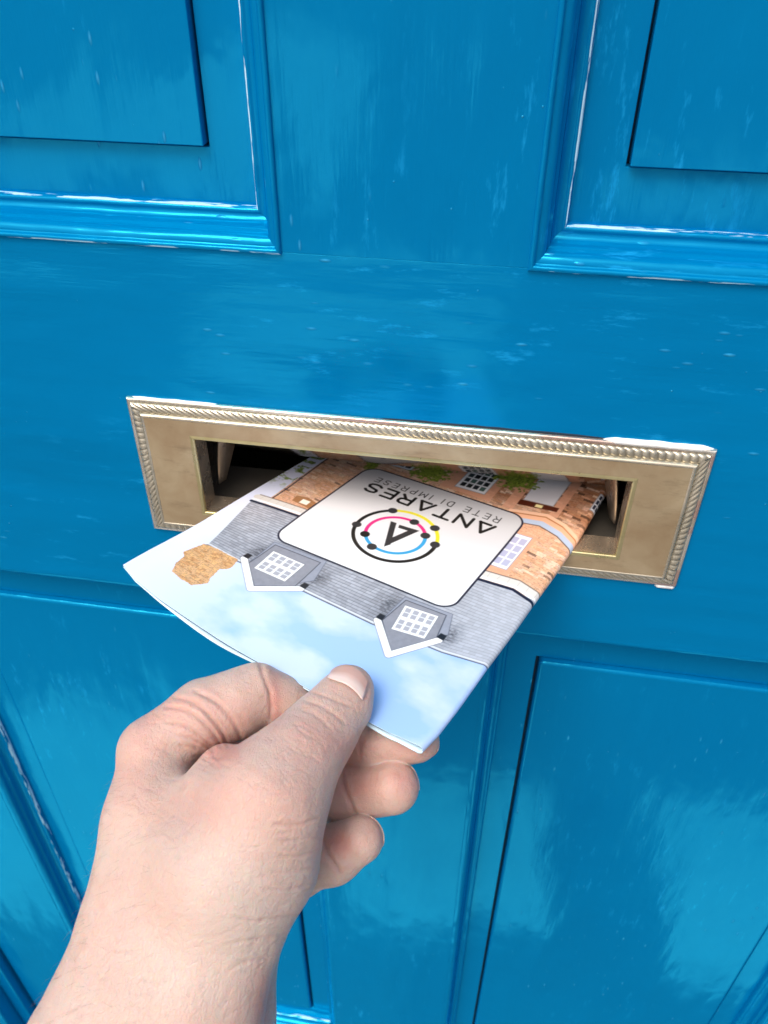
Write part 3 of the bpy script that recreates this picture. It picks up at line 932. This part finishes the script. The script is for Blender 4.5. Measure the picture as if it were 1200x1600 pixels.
# one inner page lying between the two leaves
vs = np.linspace(0, 1, 60); us = np.linspace(-5.0, 128, 90)
Ug, Tg = np.meshgrid(us, vs, indexing='ij')
vn = vN(Ug) + .25
Vg = vn + (VF - vn) * Tg
P = leaf_P(Ug, Vg, -.55 - .35 * np.exp(-((Vg + 74) / 40) ** 2) * np.exp(-((Ug - 45) / 34) ** 2))
n2 = P.shape[1]
i, j = np.meshgrid(np.arange(P.shape[0] - 1), np.arange(n2 - 1), indexing='ij'); p = (i * n2 + j).ravel()
o = mesh_obj('inner_page', P.reshape(-1, 3), np.stack([p, p + n2, p + n2 + 1, p + 1], 1), M_NAVY, leaflet, smooth=True, label='inner page with a navy printed edge')
so = o.modifiers.new('solid', 'SOLIDIFY'); so.thickness = .16 * MM; so.offset = 0
F=1264.8018; 
def cs(x,y,d): # photo pixel + depth mm -> camera space mm
    return np.array([(x-600)/F*d,-(y-800)/F*d,-d],float)
def smin(a,b,k):
    h=np.clip(.5+.5*(b-a)/k,0,1);return b+(a-b)*h-k*h*(1-h)
def cone(P,a,b,ra,rb,fl=1.,n=None):
    if n is not None and fl!=1.:
        P=P+np.outer((P-a)@n,n)*(1/fl-1); b=b+n*((b-a)@n)*(1/fl-1)
    ab=b-a;t=np.clip(((P-a)@ab)/(ab@ab),0,1)
    # smooth radius along the bone
    return (np.linalg.norm(P-a-t[:,None]*ab,axis=1)-(ra+(rb-ra)*t))*(1 if fl==1 else .9)
def chain(P,pts,k,fl=1.,n=None):
    d=None
    for (x0,y0,d0,r0),(x1,y1,d1,r1) in zip(pts[:-1],pts[1:]):
        e=cone(P,cs(x0,y0,d0),cs(x1,y1,d1),r0,r1,fl,n)
        d=e if d is None else smin(d,e,k)
    return d
def ball(P,x,y,d,r,sc=(1,1,1)):
    q=(P-cs(x,y,d))/np.array(sc); return (np.linalg.norm(q,axis=1)-r)*min(sc)
THUMB=[(548,1074,287,8.0),(534,1100,283,9.8),(500,1143,274,11.6),(462,1190,264,12.6),(420,1250,256,16),(345,1370,250,19)]
INDEX=[(238,1172,285,11.6),(320,1116,292,12),(370,1100,295,11.8),(400,1085,298,10.6),(440,1098,300,9.2),(500,1128,303,8.6),(560,1140,300,7.6)]
MIDDLE=[(300,1200,312,12),(470,1150,326,10),(592,1164,299,8.8),(650,1155,294,8.4)]
RING=[(330,1240,322,12),(470,1245,326,11.5),(538,1241,301,9.9),(613,1230,290,9.5)]
PINKY=[(360,1310,318,12),(462,1360,298,9.5),(520,1335,289,9.6),(562,1312,284,8.2)]
def sdf(P):
    palm=chain(P,[(238,1175,285,11.6),(235,1290,272,14.0),(228,1400,262,16.0),(210,1490,256,17.5),(172,1610,248,20.5),(92,1760,240,25)],10)
    palm=smin(palm,chain(P,[(420,1250,258,15.5),(402,1345,258,17.5),(340,1470,252,17.0),(295,1600,246,20),(230,1760,240,24)],10),18)
    palm=smin(palm,chain(P,[(300,1240,300,14),(320,1380,296,18),(290,1500,285,20),(240,1700,270,26)],10),16)
    palm=smin(palm,chain(P,[(340,1250,312,13),(425,1335,296,14),(362,1480,288,14.5),(346,1600,274,16),(300,1760,262,20)],10),12)
    palm=smin(palm,chain(P,[(350,1200,272,6.5),(338,1240,266,10),(312,1320,260,15)],6),10)
    palm=smin(palm,chain(P,[(352,1204,272,6),(400,1214,268,7)],6),8)
    nT=np.array([.25,.55,.8]);nT/=np.linalg.norm(nT)
    th=chain(P,THUMB[:4],5,.86,nT); th=smin(th,chain(P,THUMB[3:],8),8)
    d=smin(palm,th,9)
    d=smin(d,chain(P,INDEX,4),2.5)
    d=smin(d,chain(P,MIDDLE,4),1.2)
    d=smin(d,chain(P,RING,4),1.0)
    d=smin(d,chain(P,PINKY,4),1.0)
    return d
def grad(P,e=.25):
    g=np.zeros_like(P)
    for i in range(3):
        o=np.zeros(3);o[i]=e;g[:,i]=sdf(P+o)-sdf(P-o)
    return g/(2*e)
def surface_nets(lo,hi,h):
    xs=[np.arange(l,u+h,h) for l,u in zip(lo,hi)];nx,ny,nz=map(len,xs)
    G=np.stack(np.meshgrid(*xs,indexing='ij'),-1).reshape(-1,3)
    D=np.concatenate([sdf(g) for g in np.array_split(G,40)]).reshape(nx,ny,nz)
    ins=D<0
    c=[(i,j,k) for i in(0,1) for j in(0,1) for k in(0,1)]
    sl=lambda A,o:A[o[0]:nx-1+o[0],o[1]:ny-1+o[1],o[2]:nz-1+o[2]]
    cnt=sum(sl(ins,o).astype(np.int8) for o in c)
    act=(cnt>0)&(cnt<8);idx=-np.ones(act.shape,np.int64);ii=np.argwhere(act);idx[act]=np.arange(len(ii))
    S=np.zeros((len(ii),3));N=np.zeros(len(ii))
    for a in range(8):
        for b in range(a+1,8):
            oa,ob=np.array(c[a]),np.array(c[b])
            if abs(oa-ob).sum()!=1: continue
            da=D[tuple((ii+oa).T)];db=D[tuple((ii+ob).T)];m=(da<0)!=(db<0)
            t=np.where(m,da/np.where(m,da-db,1),0)
            S+=np.where(m[:,None],oa+(ob-oa)*t[:,None],0);N+=m
    V=(ii+S/N[:,None])*h+np.array(lo)
    Q=[]
    for ax in range(3):
        o=[0,0,0];o[ax]=1
        A=ins;B=np.roll(ins,-1,ax)
        m=(A!=B);m[tuple(slice(None) if q!=ax else -1 for q in range(3))]=False
        e=np.argwhere(m);u,v=[(1,2),(2,0),(0,1)][ax]
        e=e[(e[:,u]>0)&(e[:,v]>0)&(e[:,u]<[nx,ny,nz][u]-1)&(e[:,v]<[nx,ny,nz][v]-1)]
        def I(du,dv):
            q=e.copy();q[:,u]-=du;q[:,v]-=dv;return idx[tuple(q.T)]
        q=np.stack([I(1,1),I(0,1),I(0,0),I(1,0)],1);fl=~A[tuple(e.T)];q[fl]=q[fl][:,::-1];Q.append(q)
    Q=np.concatenate(Q);Q=Q[(Q>=0).all(1)]
    return V,Q
def relax(V,Q,it,lam=.5):
    n=len(V);E=np.concatenate([Q[:,[0,1]],Q[:,[1,2]],Q[:,[2,3]],Q[:,[3,0]]])
    cnt=np.bincount(E[:,0],minlength=n)+np.bincount(E[:,1],minlength=n)
    for _ in range(it):
        S=np.stack([np.bincount(E[:,0],V[E[:,1],i],n)+np.bincount(E[:,1],V[E[:,0],i],n) for i in range(3)],1)
        V=V+lam*(S/np.maximum(cnt,1)[:,None]-V)
    return V
def project(V,it=2):
    for _ in range(it):
        d=sdf(V);g=grad(V);g2=(g*g).sum(1);V=V-g*(d/np.maximum(g2,.05))[:,None]
    return V
def subdiv(V,Q):
    n=len(V);E=np.concatenate([Q[:,[0,1]],Q[:,[1,2]],Q[:,[2,3]],Q[:,[3,0]]]);E.sort(1)
    key=E[:,0]*n+E[:,1];uk,inv=np.unique(key,return_inverse=True)
    M=(V[uk//n]+V[uk%n])/2;C=V[Q].mean(1);m=len(Q)
    e=[n+inv[i*m:(i+1)*m] for i in range(4)];c=n+len(uk)+np.arange(m)
    Q2=np.concatenate([np.stack([Q[:,i],e[i],c,e[(i-1)%4]],1) for i in range(4)])
    return np.concatenate([V,M,C]),Q2
def pix(V):
    return np.stack([600+F*V[:,0]/-V[:,2],800-F*V[:,1]/-V[:,2]],1)
# pixel polylines on the skin: (points, depth mm, half width px, raised shoulder mm)
CREASES = [
 ([(300,1078),(335,1093),(356,1116),(370,1137),(379,1162)],.75,3.2,.25),
 ([(268,1089),(300,1095),(322,1112),(345,1138),(358,1170)],.65,3.0,.25),
 ([(255,1104),(290,1109),(313,1125),(333,1145),(348,1170)],.6,2.8,.22),
 ([(258,1128),(290,1134),(315,1152),(338,1176)],.5,2.8,.2),
 ([(278,1149),(305,1155),(338,1178)],.4,2.5,.15),
 ([(275,1163),(305,1168),(336,1181)],.35,2.5,.12),
 ([(300,1182),(320,1182),(340,1184)],.25,2.2,.08),
 ([(318,1203),(330,1192),(345,1182)],.25,2.2,.08),
 ([(318,1108),(330,1125),(352,1155)],.3,2.2,.1),
 ([(404,1030),(413,1060),(424,1084),(423,1125)],.6,3.4,.15),
 ([(563,1140),(561,1160),(564,1192)],.4,2.6,.1),
 ([(536,1203),(535,1225),(546,1250),(556,1276)],.7,3.2,.25),
 ([(504,1308),(511,1335),(523,1350),(534,1366)],.8,3.4,.25),
 ([(470,1078),(505,1085),(533,1099),(556,1106)],.35,2.6,.12),
 ([(474,1094),(512,1106),(540,1133)],.35,2.6,.12),
 ([(468,1108),(495,1117),(522,1142)],.22,2.2,.08),
 ([(455,1130),(480,1137),(505,1160)],.18,2.2,.05),
 ([(425,1286),(465,1290),(500,1277)],.40,2.8,.12),
 ([(430,1312),(470,1312),(500,1306)],.22,2.4,.08),
 ([(430,1338),(465,1338),(495,1330)],.30,2.6,.1),
 ([(420,1362),(460,1361),(488,1356)],.22,2.4,.08),
 ([(405,1388),(445,1390),(480,1384)],.25,2.6,.08),
 ([(360,1432),(400,1440),(440,1432),(468,1428)],.28,3.0,.1),
 ([(350,1520),(385,1500),(420,1498)],.25,3.0,.1),
 ([(345,1476),(385,1470),(440,1460)],.22,3.0,.08),
 ([(222,1530),(240,1535),(262,1530)],.15,3,.05),
 ([(175,1485),(200,1487),(215,1483)],.2,2.5,.05),
]
BUMPS = [(162,1277,9,14,.7),(330,1230,60,30,.5),(470,1150,30,20,.3),(300,1550,30,90,.5),(230,1580,25,70,-.4),(400,1330,60,70,.6)]
REDS = [(480,1150,50,45,.25),(270,1110,60,30,.15),(660,1160,25,30,.35),(640,1225,25,35,.35),(590,1300,22,25,.3),(570,1075,18,28,.3),(300,1100,70,30,.22),(200,1200,40,60,.2),(360,1260,90,45,.18),(260,1400,70,60,.12),(345,1172,38,26,.75),(375,1130,40,35,.25),(215,1140,40,35,.25),(430,1090,12,45,.55),(545,1170,30,30,.35),(560,1230,28,28,.55),(615,1215,30,25,.3),(530,1315,26,26,.7),(410,1570,14,50,.6),
        (300,1270,60,40,.18),(450,1230,60,40,.15),(545,1060,30,25,.2),(625,1165,40,15,.3),(170,1500,45,60,.12)]
CREASES += [([(509,1057),(523,1063),(539,1068),(555,1079),(567,1094)],.42,2.4,.12), ([(567,1094),(573,1088),(576,1078)],.35,2.2,.08), ([(509,1057),(514,1048),(521,1042)],.3,2.2,.06)]
PALES = [(330,1400,110,90,.45),(280,1530,120,70,.5),(390,1440,60,90,.4),(230,1300,40,60,.15)]
# region centre, spread, line angle, count, half length px, depth mm
FINE = [(250,1230,40,40,25,70,14,.10),(300,1300,70,50,30,70,12,.08),(455,1320,30,55,-4,60,20,.13),(490,1150,30,30,32,60,12,.12),(440,1220,40,30,35,50,12,.09),
        (380,1400,60,50,5,60,18,.10),(300,1480,90,50,-8,80,16,.09),(220,1430,50,60,60,50,12,.10),(250,1560,90,40,-15,60,16,.09),(400,1500,30,40,-30,40,18,.14),
        (300,1140,30,28,38,50,16,.14),(590,1230,25,20,75,14,9,.07),(540,1330,20,20,60,12,8,.07),(330,1180,20,14,30,30,12,.16),(390,1080,20,18,80,16,10,.06)]
NAIL_BASE = [(512,1059),(525,1064),(540,1069),(555,1080),(566,1094)]
NAIL_TIP = [(521,1046),(534,1041),(549,1041),(564,1050),(574,1067)]

# ------------------------------------------------------------------ the hand
person = empty('person', (-.12, -.30, .02), 'bare left hand and wrist pinching the leaflet between thumb and curled fingers', 'person')
RC = np.array(CAM_ROT.to_matrix()); C0 = np.array(CAM_LOC)
def toworld(V): return C0 + (V @ RC.T) * .001
HRES = 1.0
V, Q = surface_nets((-120, -175, -350), (30, -30, -200), HRES)
V = project(relax(V, Q, 1), 2)
V, Q = subdiv(V, Q)
V = project(relax(V, Q, 1, .3), 1)
g = grad(V); Nn = g / np.linalg.norm(g, axis=1)[:, None]
PX = pix(V)
facing = np.clip(-(Nn * (V / np.linalg.norm(V, axis=1)[:, None])).sum(1) * 2.2, 0, 1)
disp = np.zeros(len(V)); red = np.zeros(len(V)); crease = np.zeros(len(V))
def pl_dist(pts):
    d = np.full(len(PX), 1e9); tt = np.zeros(len(PX)); n = len(pts) - 1
    for k in range(n):
        a, b = np.array(pts[k], float), np.array(pts[k + 1], float); e = b - a
        t_ = np.clip(((PX - a) @ e) / (e @ e), 0, 1); dd = np.hypot(*(PX - a - t_[:, None] * e).T)
        m = dd < d; d = np.where(m, dd, d); tt = np.where(m, (k + t_) / n, tt)
    return d, tt
def smooth_pl(pts, it=2):
    for _ in range(it):
        q = [pts[0]]
        for a, b in zip(pts[:-1], pts[1:]):
            q += [(a[0] * .75 + b[0] * .25, a[1] * .75 + b[1] * .25), (a[0] * .25 + b[0] * .75, a[1] * .25 + b[1] * .75)]
        pts = q + [pts[-1]]
    return pts
for pts, dep, wid, shoulder in CREASES:
    pts = smooth_pl(pts)
    d, tt = pl_dist(pts)
    e = np.clip(np.minimum(tt, 1 - tt) * 5, 0, 1) ** .7
    gsh = np.exp(-(d / wid) ** 2)
    disp -= dep * gsh * e * facing
    disp += shoulder * np.exp(-((d - 2.3 * wid) / (1.5 * wid)) ** 2) * e * facing
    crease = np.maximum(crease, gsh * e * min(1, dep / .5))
for x, y, rx, ry, a in BUMPS:
    disp += a * np.exp(-(((PX[:, 0] - x) / rx) ** 2 + ((PX[:, 1] - y) / ry) ** 2)) * facing
for x, y, rx, ry, a in REDS:
    red += a * np.exp(-(((PX[:, 0] - x) / rx) ** 2 + ((PX[:, 1] - y) / ry) ** 2))
dep_far = np.clip((-V[:, 2] - 290) / 25, 0, 1)
pale = np.zeros(len(V))
for x, y, rx, ry, a in PALES:
    pale += a * np.exp(-(((PX[:, 0] - x) / rx) ** 2 + ((PX[:, 1] - y) / ry) ** 2))
# many short fine skin lines
r_ = np.random.default_rng(5)
for (cx, cy, sx, sy, ang, n_, ln, dp) in FINE:
    for _ in range(n_):
        x, y = cx + r_.normal() * sx, cy + r_.normal() * sy
        a = math.radians(ang + r_.normal() * 11); L_ = ln * (.5 + r_.random())
        ca_, sa_ = math.cos(a), math.sin(a); bend = r_.normal() * .12 * L_
        m = (abs(PX[:, 0] - x) < L_ + 8) & (abs(PX[:, 1] - y) < L_ + 8) & (facing > .05)
        if not m.any(): continue
        dx, dy = PX[m, 0] - x, PX[m, 1] - y
        al_, ac_ = dx * ca_ + dy * sa_, -dx * sa_ + dy * ca_
        q = np.clip(al_ / L_, -1, 1)
        w_ = 1.3 + r_.random()
        gsh = np.exp(-((ac_ - bend * (q * q - 1)) / w_) ** 2) * np.clip(1 - q * q, 0, 1) * (abs(al_) < L_)
        disp[m] -= 1.15 * dp * (.5 + r_.random()) * gsh * facing[m]
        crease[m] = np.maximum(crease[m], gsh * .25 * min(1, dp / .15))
disp = disp.clip(-1.6, 1.6) * .8
# small lumpy flesh relief
W3 = toworld(V)
V2 = V + Nn * disp[:, None]
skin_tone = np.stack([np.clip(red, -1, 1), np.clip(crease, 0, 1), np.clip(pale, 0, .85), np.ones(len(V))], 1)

t = NT('skin')
at = t.n('ShaderNodeAttribute', attribute_name='tone'); sp = t.n('ShaderNodeSeparateColor'); t.l(at.outputs['Color'], sp.inputs[0])
vo = t.coords()
n1 = t.noise(vo, 55, 5, .6); n2_ = t.noise(vo, 260, 4, .6); n3 = t.noise(t.coords((1, 1, 1), (.3, .2, .5)), 20, 3)
base = t.mix(t.ramp(n3, [(.35, 0), (.65, 1)]), (.57, .41, .35), (.58, .45, .395))
base = t.mix(t.math('MULTIPLY', t.ramp(n1, [(.45, 0), (.7, 1)]), .35), base, (.58, .34, .28))
base = t.mix(t.math('MULTIPLY', t.ramp(n2_, [(.5, 0), (.75, 1)]), .28), base, (.48, .29, .24))
base = t.mix(sp.outputs[2], base, (.575, .485, .43))
rd = t.math('MAXIMUM', sp.outputs[0], 0.0)
base = t.mix(t.math('MULTIPLY', rd, .95), base, (.55, .225, .185))
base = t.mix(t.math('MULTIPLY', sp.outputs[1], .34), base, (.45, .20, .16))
t.l(base, t.b.inputs['Base Color'])
t.b.inputs['Subsurface Weight'].default_value = 1.0
t.b.inputs['Subsurface Radius'].default_value = (1.0, .35, .18)
t.b.inputs['Subsurface Scale'].default_value = .0020
t.b.inputs['Roughness'].default_value = .42
t.b.inputs['Specular IOR Level'].default_value = .38
v1 = t.n('ShaderNodeTexVoronoi'); t.l(t.coords((1, 1.0, 1), (0, .5, .6)), v1.inputs['Vector']); v1.inputs['Scale'].default_value = 900; v1.feature = 'DISTANCE_TO_EDGE'
v2 = t.n('ShaderNodeTexVoronoi'); t.l(t.coords((1, .35, .5), (0, .4, .9)), v2.inputs['Vector']); v2.inputs['Scale'].default_value = 650; v2.feature = 'DISTANCE_TO_EDGE'
nr = t.bump(t.ramp(v1.outputs['Distance'], [(0, 0), (.12, 1)]), .00014, .4)
nr = t.bump(t.ramp(v2.outputs['Distance'], [(0, 0), (.10, 1)]), .00018, .4, nr)
nr = t.bump(n2_, .0007, .5, nr)
nr = t.bump(n1, .0022, .5, nr)
t.l(nr, t.b.inputs['Normal'])
M_SKIN = t.m
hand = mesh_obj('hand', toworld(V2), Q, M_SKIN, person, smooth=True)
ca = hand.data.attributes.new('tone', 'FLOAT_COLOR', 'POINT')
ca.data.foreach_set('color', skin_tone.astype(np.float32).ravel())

# ------------------------------------------------------------------ nails and hairs
def hit_hand(px):
    d = np.stack([(px[:, 0] - 600) / F, -(px[:, 1] - 800) / F, -np.ones(len(px))], 1)
    n_ = np.linalg.norm(d, axis=1)[:, None]; d = d / n_
    t_ = np.full(len(px), 235.0)
    for _ in range(60):
        t_ = t_ + np.clip(sdf(d * t_[:, None]), -3, 6) * .8
    return d * t_[:, None]


t = NT('nail')
at = t.n('ShaderNodeAttribute', attribute_name='along')
c = t.mix(t.ramp(at.outputs['Fac'], [(.25, 0), (.6, 1)]), (.74, .58, .53), (.56, .35, .30))
c = t.mix(t.ramp(at.outputs['Fac'], [(.93, 0), (1, .5)]), c, (.65, .55, .48))
t.l(c, t.b.inputs['Base Color']); t.b.inputs['Roughness'].default_value = .3
t.b.inputs['Subsurface Weight'].default_value = .6; t.b.inputs['Subsurface Radius'].default_value = (1, .4, .25); t.b.inputs['Subsurface Scale'].default_value = .001
t.l(t.bump(t.noise(t.coords((1, 1, 1)), 700, 2), .0001, .3), t.b.inputs['Normal'])
M_NAIL = t.m


def nail_obj(P, along, label=None):
    n0, n1 = P.shape[:2]
    i, j = np.meshgrid(np.arange(n0 - 1), np.arange(n1 - 1), indexing='ij'); p = (i * n1 + j).ravel()
    o = mesh_obj('fingernail', toworld(P.reshape(-1, 3)), np.stack([p, p + n1, p + n1 + 1, p + 1], 1), M_NAIL, person, smooth=True, label=label)
    so = o.modifiers.new('solid', 'SOLIDIFY'); so.thickness = .45 * MM; so.offset = 0
    at = o.data.attributes.new('along', 'FLOAT', 'POINT'); at.data.foreach_set('value', along.ravel().astype(np.float32))
    return o


def crv(pts, n):
    pts = np.array(smooth_pl(pts, 3), float); s = np.concatenate([[0], np.cumsum(np.hypot(*np.diff(pts, axis=0).T))])
    q = np.linspace(0, s[-1], n); return np.stack([np.interp(q, s, pts[:, 0]), np.interp(q, s, pts[:, 1])], 1)


na, nb = 26, 22
B_, T_ = crv(NAIL_BASE, na), crv(NAIL_TIP, na)
bb = np.linspace(0, 1, nb)
pxs = (B_[:, None] * (1 - bb)[None, :, None] + T_[:, None] * bb[None, :, None])
Pn = hit_hand(pxs.reshape(-1, 2)); gn = grad(Pn); gn /= np.linalg.norm(gn, axis=1)[:, None]
al_ = np.tile(bb, (na, 1)); ac_ = np.tile(np.linspace(-1, 1, na)[:, None], (1, nb))
lift = (.12 + .25 * al_ + .12 * (1 - ac_ ** 2)).ravel()
nail_obj((Pn + gn * lift[:, None]).reshape(na, nb, 3), al_, 'broad short thumbnail with a pale base')
for tip, base, nrm in ((MIDDLE[3], MIDDLE[2], (.6, -.25, -.75)), (RING[3], RING[2], (.72, .45, -.5)), (PINKY[3], PINKY[2], (.8, .35, -.45))):
    c_ = cs(*tip[:3]); ax = c_ - cs(*base[:3]); ax /= np.linalg.norm(ax)
    nv = np.array(nrm, float); nv -= ax * (nv @ ax); nv /= np.linalg.norm(nv); sd_ = np.cross(ax, nv)
    th, ss = np.meshgrid(np.radians(np.linspace(-52, 52, 18)), np.linspace(-4.5, 7.0, 16), indexing='ij')
    rr_ = tip[3] * np.sqrt(np.clip(1 - (np.maximum(ss, 0) / tip[3]) ** 2 * .8, .05, 1))
    Pn = c_ + (np.cos(th) * rr_)[..., None] * nv + (np.sin(th) * rr_)[..., None] * sd_ + ss[..., None] * ax
    Pn = project(Pn.reshape(-1, 3), 3); gn = grad(Pn); gn /= np.linalg.norm(gn, axis=1)[:, None]
    nail_obj((Pn + gn * .3).reshape(18, 16, 3), (ss + 4.5) / 11.5)

# fine hairs along the back of the hand and wrist
V_, F_ = [], []
r_ = np.random.default_rng(12)
m_ = (PX[:, 0] > 60) & (PX[:, 0] < 330) & (PX[:, 1] > 1200) & (PX[:, 1] < 1600) & (facing > 0.0)
cand = np.where(m_)[0]
w_ = np.exp(-((PX[cand, 0] - np.interp(PX[cand, 1], [1200, 1400, 1600], [185, 150, 60])) / 60) ** 2) + .1
pick = r_.choice(cand, 120, p=w_ / w_.sum(), replace=False)
for i_ in pick:
    n_ = Nn[i_]; base = V[i_] - n_ * .2
    flow = np.array([-.75, -.35 + r_.normal() * .3, .1]) + r_.normal(size=3) * .22
    tang = flow - n_ * (flow @ n_); tang /= np.linalg.norm(tang)
    L_ = 3.0 + 3.5 * r_.random(); w = .028
    sdv = np.cross(tang, n_)
    k0 = len(V_)
    for s_ in range(6):
        q = s_ / 5
        c_ = base + tang * L_ * q + n_ * (1.0 + 1.2 * r_.random() * 0 + 1.3) * math.sin(q * 1.6) * .9
        ww = w * (1 - q * .85)
        for a_ in (0, 2.09, 4.19):
            V_.append(c_ + ww * (math.cos(a_) * sdv + math.sin(a_) * n_))
    for s_ in range(5):
        for a_ in range(3):
            b_ = (a_ + 1) % 3
            F_.append((k0 + s_ * 3 + a_, k0 + s_ * 3 + b_, k0 + s_ * 3 + 3 + b_, k0 + s_ * 3 + 3 + a_))
M_HAIR = simple('fine_brown_hair', (.16, .10, .06), .4, 40, .1)
hr = mesh_obj('arm_hair', toworld(np.array(V_)), np.array(F_), M_HAIR, person)
hr['kind'] = 'stuff'
